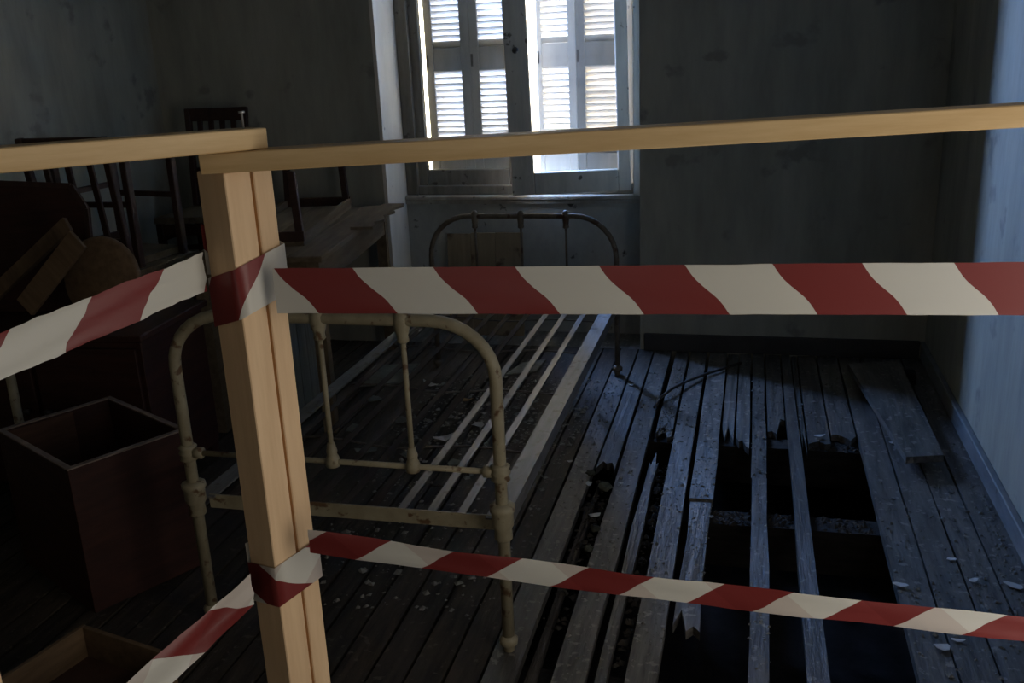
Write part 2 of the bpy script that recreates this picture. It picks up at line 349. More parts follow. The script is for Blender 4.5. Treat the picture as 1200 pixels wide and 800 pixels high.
# ------------------------------------------------------------------ floor: earth below, joists, single planks
flo = box('floor', (XL, YF, -.52), (XR, YB + .3, -.42), 'dirt'); tag(flo, kind='structure')
for y in (-.6, .2, 1.12, 1.93, 2.84, 3.46, 4.2):
    box('joist', (XL, y - .045, -.18), (XR, y + .045, -.031), 'joist', flo)
def plank(x0, x1, y0, y1, z=0.0, m='board', jag0=0.0, jag1=0.0, edge=.002, x0b=None, x1b=None, tilt=0.0):
    """one floorboard; jag = depth of a broken end at y0 or y1; x0b/x1b = edges at the near end when the board tapers"""
    n = max(3, min(14, int((y1 - y0) / .28)))
    th = .026; t = bmesh.new(); g = .0015
    x0b = x0 if x0b is None else x0b; x1b = x1 if x1b is None else x1b
    cols = 5 if (jag0 or jag1) else 2
    rows = []
    for i in range(n + 1):
        k = i / n; y = y0 + (y1 - y0) * k
        a = x0b + (x0 - x0b) * k + g + random.uniform(0, edge); b = x1b + (x1 - x1b) * k - g - random.uniform(0, edge)
        rw = []
        for c in range(cols):
            yy = y
            if i == 0 and jag0: yy += random.uniform(0, jag0)
            if i == n and jag1: yy -= random.uniform(0, jag1)
            rw.append((a + (b - a) * c / (cols - 1), yy, z + tilt * k + random.uniform(-.0012, .0012)))
        rows.append(rw)
    T = [[t.verts.new(p) for p in rw] for rw in rows]; B = [[t.verts.new((p[0], p[1], p[2] - th)) for p in rw] for rw in rows]
    for i in range(n):
        for c in range(cols - 1):
            t.faces.new((T[i][c], T[i][c + 1], T[i + 1][c + 1], T[i + 1][c])); t.faces.new((B[i][c], B[i + 1][c], B[i + 1][c + 1], B[i][c + 1]))
        t.faces.new((T[i][0], T[i + 1][0], B[i + 1][0], B[i][0])); t.faces.new((T[i][-1], B[i][-1], B[i + 1][-1], T[i + 1][-1]))
    for c in range(cols - 1):
        t.faces.new((T[0][c], B[0][c], B[0][c + 1], T[0][c + 1])); t.faces.new((T[n][c], T[n][c + 1], B[n][c + 1], B[n][c]))
    o = MB(); o.merge(t); return o.build('plank', m, flo)
Y0, Y1 = YF, YB
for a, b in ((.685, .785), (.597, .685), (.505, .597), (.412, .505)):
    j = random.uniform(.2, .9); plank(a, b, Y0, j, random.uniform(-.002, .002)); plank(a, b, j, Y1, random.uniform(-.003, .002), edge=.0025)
# boards round the holes
NE = 1.16
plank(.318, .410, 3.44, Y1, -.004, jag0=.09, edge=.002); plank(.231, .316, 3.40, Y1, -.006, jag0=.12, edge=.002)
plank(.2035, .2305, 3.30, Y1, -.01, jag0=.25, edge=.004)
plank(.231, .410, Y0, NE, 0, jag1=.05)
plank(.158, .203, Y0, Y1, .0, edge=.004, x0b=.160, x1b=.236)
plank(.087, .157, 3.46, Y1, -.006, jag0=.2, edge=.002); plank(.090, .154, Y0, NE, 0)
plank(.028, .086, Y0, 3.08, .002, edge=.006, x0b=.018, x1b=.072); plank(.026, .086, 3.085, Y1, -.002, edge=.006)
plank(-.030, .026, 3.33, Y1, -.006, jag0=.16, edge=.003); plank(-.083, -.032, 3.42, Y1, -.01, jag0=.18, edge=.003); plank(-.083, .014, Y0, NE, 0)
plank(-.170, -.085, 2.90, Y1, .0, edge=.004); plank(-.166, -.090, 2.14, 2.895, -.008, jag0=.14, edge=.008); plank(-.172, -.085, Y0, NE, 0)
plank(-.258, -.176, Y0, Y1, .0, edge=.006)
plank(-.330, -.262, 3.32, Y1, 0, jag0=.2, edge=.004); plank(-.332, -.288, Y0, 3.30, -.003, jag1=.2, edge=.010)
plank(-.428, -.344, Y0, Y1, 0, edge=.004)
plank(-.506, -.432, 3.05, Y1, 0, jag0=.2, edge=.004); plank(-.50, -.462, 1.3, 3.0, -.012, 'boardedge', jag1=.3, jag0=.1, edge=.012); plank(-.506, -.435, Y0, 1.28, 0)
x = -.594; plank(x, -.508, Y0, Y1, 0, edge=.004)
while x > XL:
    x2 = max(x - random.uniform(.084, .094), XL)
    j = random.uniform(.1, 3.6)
    plank(x2, x - .002, Y0, j, random.uniform(-.003, .002), 'boardshade', edge=.003); plank(x2, x - .002, j, Y1, random.uniform(-.003, .002), 'boardshade', edge=.003)
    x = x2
# baseboards
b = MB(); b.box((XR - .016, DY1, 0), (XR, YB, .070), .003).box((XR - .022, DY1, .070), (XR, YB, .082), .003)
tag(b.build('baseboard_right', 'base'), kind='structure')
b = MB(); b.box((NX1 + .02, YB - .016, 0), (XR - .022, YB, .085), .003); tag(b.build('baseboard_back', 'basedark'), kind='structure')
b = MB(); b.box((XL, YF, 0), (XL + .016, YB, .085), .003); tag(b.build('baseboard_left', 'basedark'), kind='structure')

# ------------------------------------------------------------------ barrier of new pine battens
bar = empty('wooden_barrier', at_t(285, 200, 1.34).xy.to_3d())
tag(bar, 'new pine batten barrier with two rails meeting on a doubled upright', 'barrier')
bo = bar.location.copy()
n1 = Vector((.93, -.368, 0)).normalized(); u1 = Vector((-n1.y, n1.x, 0)); u2 = -n1     # u1: along the bright face, away from the camera
corner = at_t(262, 203, 1.325)
RZ0 = at_t(280, 200, 1.345).z                                                           # underside of the right-hand rail
PD = .060
def batten(s0, s1, depth, zt, inset=0.0):
    pts = [corner.xy.to_3d() + u1 * s0 + u2 * inset, corner.xy.to_3d() + u1 * s1 + u2 * inset, corner.xy.to_3d() + u1 * s1 + u2 * depth, corner.xy.to_3d() + u1 * s0 + u2 * depth]
    c = sum(pts, Vector()) / 4
    m = frame_mtx(c - bo, u1, u2, (0, 0, 1))
    o = MB().box((-(s1 - s0) / 2, -(depth - inset) / 2, 0), ((s1 - s0) / 2, (depth - inset) / 2, zt), .0015).build('upright_batten', 'pinez', bar)
    o.matrix_local = m; return o
batten(0, .046, PD, RZ0); batten(.0535, .088, PD, RZ0 - .001, .003)
fil = MB(); fil.box((-.004, -PD / 2 + .014, 0), (.004, PD / 2, RZ0 - .002)); o = fil.build('spacer_strip', 'pinex', bar)
o.matrix_local = frame_mtx(corner.xy.to_3d() + u1 * .0497 + u2 * (PD / 2) - bo, u1, u2, (0, 0, 1))
RH = .028
A = at_t(242, 200, 1.34); B = at_t(1290, 150, 1.22)
A = Vector((A.x, A.y, RZ0 + RH / 2)); B.z = RZ0 + RH / 2 + .028
B = A + (B - A) * ((.752 - A.x) / (B.x - A.x))          # the rail runs on to a second upright by the right wall
beam('rail', A - bo, B - bo, .045, RH, 'pinex', bar, .0015)
LA = at_t(303, 162, 1.335); LB = at_t(-130, 222, 1.02)
LA.z = RZ0 + RH * 1.5 + .002; LB.z = LA.z + .012
LB = LA + (LB - LA) * 1.13                               # and the left rail to a third
beam('rail', LA - bo, LB - bo, .045, RH, 'pinex', bar, .0015)
nz = LA + (LB - LA).normalized() * .022
MB().lathe([(.0018, -.03), (.0018, .034), (.0045, .0345), (.0045, .037)], 8, Matrix.Translation(nz - bo)).build('nail', 'steel', bar)

RP = Vector((.722, A.y + (B.y - A.y) * (.722 - A.x) / (B.x - A.x), 0)); LP = LA + (LB - LA) * (1.07 / 1.13)
for q, zt in ((RP, A.z + (B.z - A.z) * (.722 - A.x) / (B.x - A.x) - RH / 2 - .001), (LP, LP.z - RH / 2 - .001)):
    o = MB().box((-.0225, -.0225, 0), (.0225, .0225, zt), .0015).build('upright_batten', 'pinez', bar)
    o.matrix_local = frame_mtx(Vector((q.x, q.y, 0)) - bo, u1, u2, (0, 0, 1))

# ------------------------------------------------------------------ red and white tape
def on_line(pa, pb, x, y):
    """the point above (x, y) that lies in the plane of two sight lines"""
    n = ray(*pa).cross(ray(*pb)); return Vector((x, y, CAM.z - (n.x * (x - CAM.x) + n.y * (y - CAM.y)) / n.z))
def ribbon(b, uvl, pts, wid, u0=0.0, fold=0.0, rows=4, ups=None, wob=0.0, flip=1):
    """strip whose centreline is pts; uv u in metres along it, v in metres across"""
    P = [Vector(p) for p in pts]; u = u0; prev = None; us = []
    for i, p in enumerate(P):
        if i: u += (p - P[i - 1]).length
        us.append(u)
    grid = []
    for i, p in enumerate(P):
        tg = (P[min(i + 1, len(P) - 1)] - P[max(i - 1, 0)]).normalized()
        up = ups[i] if ups else Vector((0, 0, 1)); side = tg.cross(up).normalized()
        wd = wid[i] if isinstance(wid, (list, tuple)) else wid
        row = []
        for k in range(rows + 1):
            v = k / rows - .5
            off = fold * math.sin(k * math.pi * 1.0) + fold * (1 if k % 2 else -1) * .5 + wob * math.sin(us[i] * 23 + k * 1.7)
            row.append((b.verts.new(p + up * (v * wd) + side * off), us[i], v * wd))
        grid.append(row)
    for i in range(len(grid) - 1):
        for k in range(rows):
            q = (grid[i][k], grid[i + 1][k], grid[i + 1][k + 1], grid[i][k + 1])
            fc = b.faces.new([x[0] for x in q]); fc.smooth = True
            for lp, x in zip(fc.loops, q): lp[uvl].uv = (x[1], x[2] * flip)
    return us[-1]
def lerp_pts(a, b, n, sag=0.0, jit=0.0):
    out = []
    for i in range(n + 1):
        k = i / n; p = a.lerp(b, k); p.z -= sag * 4 * k * (1 - k) + (random.uniform(-jit, jit) if 0 < i < n else 0); out.append(p)
    return out
def post_loop(z, dz, grow=.003):
    """points round the upright, starting at its far left edge and passing the corner nearest the camera"""
    c = corner.xy.to_3d(); q = [c + u2 * (PD + grow) - u1 * grow, c - u1 * grow - u2 * grow * .6, c - u2 * grow + u1 * (.088 + grow), c + u2 * (PD + grow) + u1 * (.088 + grow)]
    q.append(q[0]); out = []
    for i in range(4):
        for k in range(4):
            p = q[i].lerp(q[i + 1], k / 4); s = (i + k / 4) / 4
            p.z = z + dz * s; out.append(p)
    p = q[4].copy(); p.z = z + dz; out.append(p)
    return out
def tape(name, label, mt, spans, wid):
    b = bmesh.new(); uvl = b.loops.layers.uv.new('UVMap')
    for s in spans: ribbon(b, uvl, **s)
    me = bpy.data.meshes.new(name); b.to_mesh(me); b.free()
    o = link(name, me, mt); tag(o, label, 'tape', 'red and white barrier tapes'); return o
MT['tape_a'] = tape_mat('hazard_tape_upper', .235, .235 * .30 / .068 * .9, .0)
MT['tape_b'] = tape_mat('hazard_tape_lower', .205, -.205 * .30 / .04, .0, .35)
pb = corner.xy.to_3d()
R0 = pb + u1 * .091 + u2 * .03
zU = at_t(300, 335, 1.35).z
a = at_t(322, 341, 1.40); a2 = on_line((322, 341), (1320, 338), RP.x - .02, RP.y - .032)
lu = at_t(240, 318, 1.385); lu2 = on_line((240, 318), (-140, 476), LP.x + .030, LP.y + .012)
tape('warning_tape', 'red and white striped tape stretched at mid height of the pine upright', 'tape_a', [
    dict(pts=lerp_pts(a, a2, 40, .0, .0005), wid=[.0675 + .00018 * i for i in range(41)], u0=.085, fold=.0012, rows=6, wob=.0006),
    dict(pts=post_loop(zU - .036, .080), wid=.074, u0=.142, fold=.0, rows=2, flip=-1),
    dict(pts=lerp_pts(lu, lu2, 24, .0, .001), wid=[.058 - .004 * abs(math.sin(i * .4)) for i in range(25)], u0=.02, fold=.002, rows=6, wob=.0015)], .07)
zL = at_t(328, 680, 1.47).z
a = at_t(362, 634, 1.50); a2 = on_line((362, 634), (1330, 746), RP.x - .02, RP.y - .032)
lu = at_t(296, 690, 1.49); lu2 = on_line((296, 690), (60, 905), LP.x + .030, LP.y + .012)
tape('warning_tape', 'narrow sagging red and white tape strung low across the pine upright', 'tape_b', [
    dict(pts=lerp_pts(a, a2, 40, .012, .0005), wid=[.040 + .003 * math.sin(i * .7) for i in range(41)], u0=.1025, fold=.001, rows=4, wob=.001),
    dict(pts=post_loop(zL - .043, .034), wid=.070, u0=.122, fold=.0, rows=2, flip=-1),
    dict(pts=lerp_pts(lu, lu2, 20, .0, .001), wid=[.055] * 21, u0=.06, fold=.002, rows=5, wob=.002)], .07)

# ------------------------------------------------------------------ iron bed
BX0, BX1, BYF, BYH = -1.375, -.552, 1.99, 4.077
bed = empty('iron_bed', ((BX0 + BX1) / 2, (BYF + BYH) / 2, 0)); bc = bed.location.copy()
tag(bed, 'bare iron bed frame with arched cream painted ends and no mattress', 'bed')
def arch(x0, x1, y, ztop, rx, rz, z0=0.02):
    pts = [(x0, y, z0), (x0, y, ztop - rz)]
    for i in range(1, 9):
        t = i / 8 * math.pi / 2; pts.append((x0 + rx * (1 - math.cos(t)), y, ztop - rz + rz * math.sin(t)))
    for i in range(0, 9):
        t = math.pi / 2 * (1 - i / 8); pts.append((x1 - rx * (1 - math.cos(t)), y, ztop - rz + rz * math.sin(t)))
    pts.append((x1, y, z0)); return [Vector(p) - bc for p in pts]
def bt(name, pts, rad, m, n=12, parent=bed): return MB().tube([Vector(p) - bc for p in pts], rad, n).build(name, m, parent)
def casting(name, x, y, z, prof, m, parent=bed, mtx=None):
    return MB().lathe(prof, 12, Matrix.Translation(Vector((x, y, z)) - bc) @ (mtx or Matrix())).build(name, m, parent)
def bed_end(y, x0, x1, ztop, rx, rz, rad, spx, zrod, m, srad, cz, lean=0.0):
    MB().tube(arch(x0, x1, y, ztop, rx, rz), rad, 14).build('end_arch', m, bed)
    bt('cross_rod', [(x0, y, zrod), (x1, y, zrod)], srad, m, 8)
    for sx in spx:
        s = bt('spindle', [(sx, y, zrod), (sx, y, ztop)], srad * .95, m, 8)
        casting('knuckle', sx, y, ztop, [(.009, -.055), (.015, -.05), (.013, -.038), (rad + .003, -.022), (rad + .006, 0), (rad + .003, .014), (.010, .022), (.004, .025)], m, s)
        casting('knuckle', sx, y, zrod, [(.011, -.014), (.017, -.012), (.019, 0), (.016, .012), (.012, .02), (.014, .028), (.009, .05)], m, s)
    for xx, sg in ((x0, 1), (x1, -1)):
        casting('collar', xx, y, zrod, [(rad + .002, -.022), (rad + .009, -.018), (rad + .004, -.008), (rad + .010, 0), (rad + .004, .008), (rad + .009, .016), (rad + .001, .022)], m)
        casting('rod_ferrule', xx + sg * .03, y, zrod, [(.010, -.012), (.015, -.010), (.015, .010), (.010, .012)], m, bed, Matrix.Rotation(math.pi / 2, 4, 'Y'))
        casting('corner_casting', xx, y, cz, [(rad + .002, -.052), (rad + .008, -.046), (rad + .006, -.02), (rad + .012, -.01), (rad + .012, .022), (rad + .016, .028), (rad + .016, .04), (rad + .004, .046)], m)
        casting('foot', xx, y, 0, [(.010, 0.0), (.014, .004), (.012, .014), (.022, .022), (.024, .036), (rad + .001, .046)], m)
bed_end(BYF, BX0, BX1, .855, .15, .135, .0150, (-.769, -.977, -1.175), .488, 'bedcream', .0075, .362)
bed_end(BYH, -1.405, -.560, .722, .185, .185, .0115, (-.779, -.981, -1.191), .42, 'beddark', .006, .345)
def angle_iron(name, x_out, x_in, m):
    b = MB(); y0, y1 = BYF + .02 - bc.y, BYH - .02 - bc.y
    s = 1 if x_in > x_out else -1
    lo, hi = sorted((x_out, x_in)); b.box((lo - bc.x, y0, .350), (hi - bc.x, y1, .355))
    lo, hi = sorted((x_out, x_out + s * .005)); b.box((lo - bc.x, y0, .312), (hi - bc.x, y1, .350))
    return b.build(name, m, bed)
angle_iron('side_rail', -.548, -.602, 'rail'); angle_iron('side_rail', -1.385, -1.335, 'rail')
for (yy, s, m) in ((BYF + .03, 1, 'bedcream'), (BYH - .03, -1, 'beddark')):
    b = MB(); y0 = yy - bc.y
    lo, hi = sorted((y0, y0 + s * .005)); b.box((BX0 + .02 - bc.x, lo, .318), (BX1 - .02 - bc.x, hi, .356))
    lo, hi = sorted((y0 + s * .005, y0 + s * .035)); b.box((BX0 + .02 - bc.x, lo, .318), (BX1 - .02 - bc.x, hi, .322)); b.build('end_rail', m, bed)
for i in range(9):
    sx = -.672 - i * .0785
    b = MB(); b.box((sx - .011 - bc.x, BYF + .04 - bc.y, .3425), (sx + .011 - bc.x, BYH - .04 - bc.y, .3450)); b.build('lengthwise_strip', 'strip' if i < 3 else 'shadestrip', bed)
for yy in (2.45, 2.92, 3.36, 3.78):
    pts = [(-1.34 + .74 * k / 8, yy + .02 * math.sin(k * 1.3), .338 - .006 * math.sin(k * math.pi / 8)) for k in range(9)]
    bt('cross_wire', pts, .0032, 'strip', 6)

# ------------------------------------------------------------------ things round the window
e = empty('stained_board', (-1.30, YW - .09, 0)); tag(e, 'water stained tan board propped below the window behind the bed head', 'board')
for i, (a0, a1) in enumerate(((-.20, -.075), (-.073, .055), (.057, .20))):
    b = MB(); b.box((a0, -.009, 0), (a1, .009, .53 + random.uniform(-.004, .006)), .002); b.build('plank', 'ply', e)
e.rotation_euler = (-.10, 0, 0); e.location = (-1.315, 4.62, 0.002)

# table along the left of the bed
TZ = .72
tb = empty('old_table', (-1.625, 3.815, 0), math.radians(7.6)); tag(tb, 'worn bare wood table with pale apron standing beside the window niche', 'table')
TX1, TX0, TY0, TY1 = .0, -.54, -.58, .575
for i in range(4):
    a0 = TX0 + (TX1 - TX0) * i / 4; b = MB(); b.box((a0 + .001, TY0, TZ - .024), (a0 + (TX1 - TX0) / 4 - .001, TY1, TZ), .003); b.build('top_plank', 'oldwood', tb)
ap = MB(); ap.box((TX1 - .045, TY0 + .05, TZ - .13), (TX1 - .025, TY1 - .05, TZ - .024), .002); ap.build('apron', 'oldwood', tb)
ap = MB(); ap.box((TX0 + .025, TY0 + .05, TZ - .13), (TX0 + .045, TY1 - .05, TZ - .024), .002); ap.build('apron', 'oldwood', tb)
ap = MB(); ap.box((TX0 + .045, TY0 + .03, TZ - .13), (TX1 - .045, TY0 + .05, TZ - .024), .002); ap.build('apron', 'oldwood', tb)
ap = MB(); ap.box((TX0 + .045, TY1 - .05, TZ - .13), (TX1 - .045, TY1 - .03, TZ - .024), .002); ap.build('apron', 'oldwood', tb)
for lx in (TX0 + .045, TX1 - .045):
    for ly in (TY0 + .045, TY1 - .045):
        b = MB(); q = .024
        b.prism([(lx - q, ly - q), (lx + q, ly - q), (lx + q, ly + q), (lx - q, ly + q)], TZ - .024); b.build('leg', 'oldwood', tb)
# long bench turned over on the table, and a torn board beside it
def bench(label, loc, rz, wd, ln, h):
    e = empty('upturned_bench', loc, rz); tag(e, label, 'bench')
    q, p = wd / 2, ln / 2
    for i in range(2):
        b = MB(); b.box((-q + i * q, -p, 0), (-q + (i + 1) * q - .002, p, .018), .002); b.build('seat_plank', 'oldwood', e)
    for lo, hi, m in (((-q, -p, .018), (q, -p + .02, .058), 'darkwood'), ((-q, p - .02, .018), (q, p, .058), 'darkwood'), ((-q, -p + .02, .018), (-q + .018, p - .02, .05), 'oldwood'), ((q - .018, -p + .02, .018), (q, p - .02, .05), 'oldwood')):
        b = MB(); b.box(lo, hi, .002); b.build('seat_rail', m, e)
    for sx in (-1, 1):
        for sy in (-1, 1):
            beam('leg', (sx * (q - .018), sy * (p - .018), .02), (sx * (q - .03), sy * (p - .018), h), .030, .030, 'darkwood', e, .003, up=(1, 0, 0))
    return e
bench('dark legged wooden bench turned upside down on the old table', (-1.945, 3.835, TZ), math.radians(11), .32, .90, .29)
t = empty('torn_board', (-1.655, 4.06, TZ), math.radians(7.6)); tag(t, 'thin torn board with a ragged edge lying along the old table edge', 'board')
b = MB(); ed = [(.055 + random.uniform(-.022, .02), -.30 + .055 * i) for i in range(12)]
b.prism([(-.035, .31), (-.035, -.30)] + ed, .012); b.build('ragged_sheet', 'oldwood', t)

# plank sided crate below the table
cr = empty('plank_crate', (-2.035, 3.56, 0), math.radians(7)); tag(cr, 'grey painted crate of upright planks standing under the old table', 'crate')
for i in range(5):
    y0 = -.22 + i * .105; b = MB(); b.box((.20, y0 + .002, 0), (.218, y0 + .103, .50 + random.uniform(-.01, .01)), .002); b.build('plank', 'greywood', cr)
for i in range(3):
    x0 = -.115 + i * .105; b = MB(); b.box((x0 + .002, -.238, 0), (x0 + .103, -.22, .50 + random.uniform(-.01, .01)), .002); b.build('plank', 'greywood', cr)
b = MB(); b.box((-.115, -.22, .02), (.20, .30, .04)); b.build('bottom', 'greywood', cr)
b = MB(); b.box((-.133, -.22, 0), (-.115, .30, .5)); b.build('back_panel', 'greywood', cr)

# ------------------------------------------------------------------ chairs in the far left corner
def chair(label, loc, rz, seat_z=.45, back=.95, wd=.38, dp=.38, slats=3, tilt=None, seatm='rush'):
    e = empty('dining_chair', loc, rz); tag(e, label, 'chair')
    q = wd / 2; p = dp / 2
    b = MB(); b.prism([(-q, -p), (q, -p), (q - .03, p - .01), (-q + .03, p - .01)], .028, Matrix.Translation((0, 0, seat_z - .028))); b.build('seat', seatm, e)
    for sx in (-1, 1):
        beam('leg', (sx * (q - .018), -p + .018, 0), (sx * (q - .018), -p + .018, seat_z - .029), .032, .032, 'darkwood', e, .003, up=(1, 0, 0))
        beam('back_post', (sx * (q - .045), p + .012, 0), (sx * (q - .045), p + .012, seat_z), .030, .030, 'darkwood', e, .003, up=(1, 0, 0))
        beam('back_post', (sx * (q - .045), p + .012, seat_z), (sx * (q - .035), p + .075, back), .028, .028, 'darkwood', e, .003, up=(1, 0, 0))
        beam('stretcher', (sx * (q - .02), -p + .03, .20), (sx * (q - .045), p, .20), .018, .022, 'darkwood', e)
    beam('seat_rail', (-q + .03, -p + .018, seat_z - .06), (q - .03, -p + .018, seat_z - .06), .02, .05, 'darkwood', e)
    beam('stretcher', (-q + .03, -p + .018, .16), (q - .03, -p + .018, .16), .018, .022, 'darkwood', e)
    beam('crest_rail', (-q + .03, p + .070, back - .03), (q - .03, p + .070, back - .03), .018, .06, 'darkwood', e, .004)
    beam('back_rail', (-q + .045, p + .025, seat_z + .12), (q - .045, p + .025, seat_z + .12), .016, .03, 'darkwood', e, .003)
    for i in range(slats):
        xx = (i - (slats - 1) / 2) * (wd - .12) / (slats + .2)
        beam('back_slat', (xx, p + .028, seat_z + .13), (xx, p + .068, back - .05), .012, .026, 'darkwood', e, .002, up=(1, 0, 0))
    return e
o = empty('low_platform', (-2.53, 3.42, 0)); tag(o, 'low dark slatted platform under the chair by the left wall', 'platform')
for i in range(5):
    b = MB(); b.box((-.25 + i * .101, -.27, .175), (-.25 + i * .101 + .094, .25, .20), .002); b.build('slat', 'darkwood', o)
for y in (-.25, .20):
    b = MB(); b.box((-.25, y, 0), (.248, y + .03, .175)); b.build('bearer', 'darkwood', o)
chair('dark rush seated chair on the low platform, slatted back turned to the room', (-2.53, 3.44, .201), math.radians(179), .45, .98, .44, .38, 3)
chair('dark rush seated chair in the far corner carrying another chair on its seat', (-2.50, 4.10, 0), math.radians(10), .45, .92, .42, .40, 4)
chair('dark chair set on the seat of the corner chair, its back reaching highest', (-2.50, 4.05, .451), math.radians(6), .30, .76, .36, .34, 4)

o = chair('dark chair turned upside down on the chair by the left wall, legs in the air', (-2.545, 3.47, 1.103), 0, .45, .80, .36, .34, 3)
o.matrix_world = Matrix.Translation((-2.545, 3.47, 1.103)) @ Matrix.Rotation(math.radians(84), 4, 'Z') @ Matrix.Rotation(math.pi, 4, 'X')
# ------------------------------------------------------------------ dark furniture at the left
# open chest
ch = empty('open_chest', (-1.715, 1.95, 0), math.atan2(.88, .47)); tag(ch, 'open dark mahogany chest without lid beside the bed foot', 'chest')
LU, LV, HC, T = .345, .46, .43, .016      # local x = along the right side, local y = to the left
def wallp(lo, hi, m='mahog'):
    b = MB(); b.box(lo, hi, .001); b.build('side_panel', m, ch)
    b = MB(); b.box((lo[0], lo[1], hi[2]), (hi[0], hi[1], hi[2] + .004)); b.build('rim_edge', 'chestedge', ch)
wallp((0, 0, 0), (LU, T, HC)); wallp((0, T, 0), (T, LV - T, HC)); wallp((0, LV - T, 0), (LU, LV, HC)); wallp((LU - T, T, 0), (LU, LV - T, HC), 'mahog')
b = MB(); b.box((T, T, .02), (LU - T, LV - T, .035)); b.build('bottom', 'mahogin', ch)
b = MB(); b.box((T + .001, LV - T - .004, .04), (LU * .62, LV - T - .0005, HC - .004)); b.build('lining', 'mahogin', ch)
# low cupboard behind it
cu = empty('low_cupboard', (-2.33, 2.78, 0), math.radians(4)); tag(cu, 'low dark cupboard standing behind the open chest', 'cupboard')
b = MB(); b.box((-.40, -.20, .05), (.40, .22, .575), .003); b.build('body', 'mahog', cu)
b = MB(); b.box((-.42, -.225, .575), (.42, .235, .60), .004); b.build('top', 'mahog', cu)
for x0 in (-.385, .01):
    dr = MB(); dr.box((x0, -.216, .08), (x0 + .375, -.2005, .55), .003); dd = dr.build('door', 'mahog', cu)
    MB().lathe([(.005, 0), (.005, .012), (.012, .016), (.010, .026)], 10, Matrix.Translation((x0 + (.345 if x0 < 0 else .03), -.216, .33)) @ Matrix.Rotation(math.pi / 2, 4, 'X')).build('knob', 'iron', dd)
for sx in (-.37, .37):
    for sy in (-.17, .19):
        b = MB(); b.box((sx - .025, sy - .025, 0), (sx + .025, sy + .025, .05)); b.build('foot', 'mahog', cu)
# clipped-corner panel standing on the cupboard, leaning back
pn = empty('bed_headboard', (-2.545, 2.83, .601), math.radians(6)); tag(pn, 'dark headboard panel with clipped corners leaning on top of the low cupboard', 'headboard')
b = MB(); M4 = Matrix.Rotation(math.radians(90), 4, 'X')
b.prism([(-.33, 0), (.17, 0), (.30, .14), (.30, .36), (.25, .44), (-.25, .47), (-.33, .40)], .028, M4); b.build('panel', 'mahog', pn)
edge = MB()
for (p, q) in (((.30, .14), (.30, .36)), ((.30, .36), (.25, .44)), ((.25, .44), (-.25, .47)), ((-.25, .47), (-.33, .40))):
    mt, L = beam_mtx((p[0], -.030, p[1]), (q[0], -.030, q[1]), (0, 1, 0)); edge.box((0, -.009, -.002), (L, .009, .008), 0, mt)
edge.build('edge_moulding', 'darkwood', pn)
pn.rotation_euler = (math.radians(-8), 0, math.radians(6))
def lean_plank(label, p0, p1, wd, th, up):
    mt, L = beam_mtx(p0, p1, up)
    o = MB().box((0, -wd / 2, -th / 2), (L, wd / 2, th / 2), .002).build('loose_plank', 'tanwood'); o.matrix_world = mt
    tag(o, label, 'plank', 'planks leaning by the cupboard'); return o
lean_plank('short tan plank leaning against the dark headboard panel', at_y(-14, 352, 2.70), at_y(80, 262, 2.76), .055, .018, (.2, -.75, .5))
lean_plank('wide tan plank leaning in front of the shorter one by the headboard panel', at_y(30, 360, 2.62), at_y(92, 280, 2.66), .075, .018, (.25, -.8, .4))
# round seat standing on edge on the cupboard
rs = empty('round_seat', (-2.11, 2.74, .601)); tag(rs, 'loose round brown wooden seat standing on edge on the low cupboard', 'seat')
R9 = Matrix.Translation((0, 0, .145)) @ Matrix.Rotation(math.radians(80), 4, 'X')
MB().lathe([(.138, .0), (.145, .006), (.145, .020), (.138, .026)], 32, R9).build('disc', 'tanwood', rs)
MB().box((-.10, -.012, -.004), (.10, .012, .0), .001, R9).build('cleat', 'darkwood', rs)
# pulled-out drawer on the floor
dw = empty('wooden_box', (-1.485, 1.585, 0), math.radians(-13)); tag(dw, 'shallow empty wooden box lying on the floor in front of the open chest', 'box')
DWX, DWY, DH = .155, .155, .10
b = MB(); b.box((-DWX + .012, -DWY + .012, .008), (DWX - .012, DWY - .012, .016)); b.build('bottom', 'mahogin', dw)
for lo, hi in (((-DWX, -DWY, 0), (-DWX + .012, DWY, DH)), ((DWX - .012, -DWY, 0), (DWX, DWY, DH)), ((-DWX + .012, DWY - .012, 0), (DWX - .012, DWY, DH)), ((-DWX + .012, -DWY, 0), (DWX - .012, -DWY + .018, DH))):
    b = MB(); b.box(lo, hi, .001); b.build('side', 'tanwood' if lo[0] != 1 else 'mahog', dw)
# pale iron leg leaning at the chest's far side
ir = MB(); p0 = at_z(22, 505, .0); 
ir.tube([(-2.30, 2.44, 0), (-2.292, 2.44, .50)], .015, 10); o = ir.build('iron_post', 'bedcream')
tag(o, 'pale painted iron post standing between the open chest and the low cupboard', 'post')

# ------------------------------------------------------------------ things on the floor
def scrap(name, label, cat, x, y, sx, sy, rz, m, curl=.004, z=.002, group=None, npt=7):
    t = bmesh.new(); pts = []
    for i in range(npt):
        a = 2 * math.pi * i / npt + random.uniform(-.25, .25); q = random.uniform(.75, 1.1)
        pts.append((math.cos(a) * sx * q, math.sin(a) * sy * q))
    top = [t.verts.new((p[0], p[1], .0025 + curl * (abs(p[0]) / sx) ** 2)) for p in pts]; bot = [t.verts.new((v.co.x, v.co.y, v.co.z - .0015)) for v in top]
    ct = t.verts.new((0, 0, .0025)); cb = t.verts.new((0, 0, .001)); n = npt
    for i in range(n):
        j = (i + 1) % n; t.faces.new((ct, top[i], top[j])); t.faces.new((cb, bot[j], bot[i])); t.faces.new((top[i], bot[i], bot[j], top[j]))
    o = MB(); o.merge(t); o = o.build(name, m); o.location = (x, y, z); o.rotation_euler = (0, 0, rz); tag(o, label, cat, group); return o
def px_scrap(x, y, *a, **k):
    p = at_z(x, y); return p.x, p.y
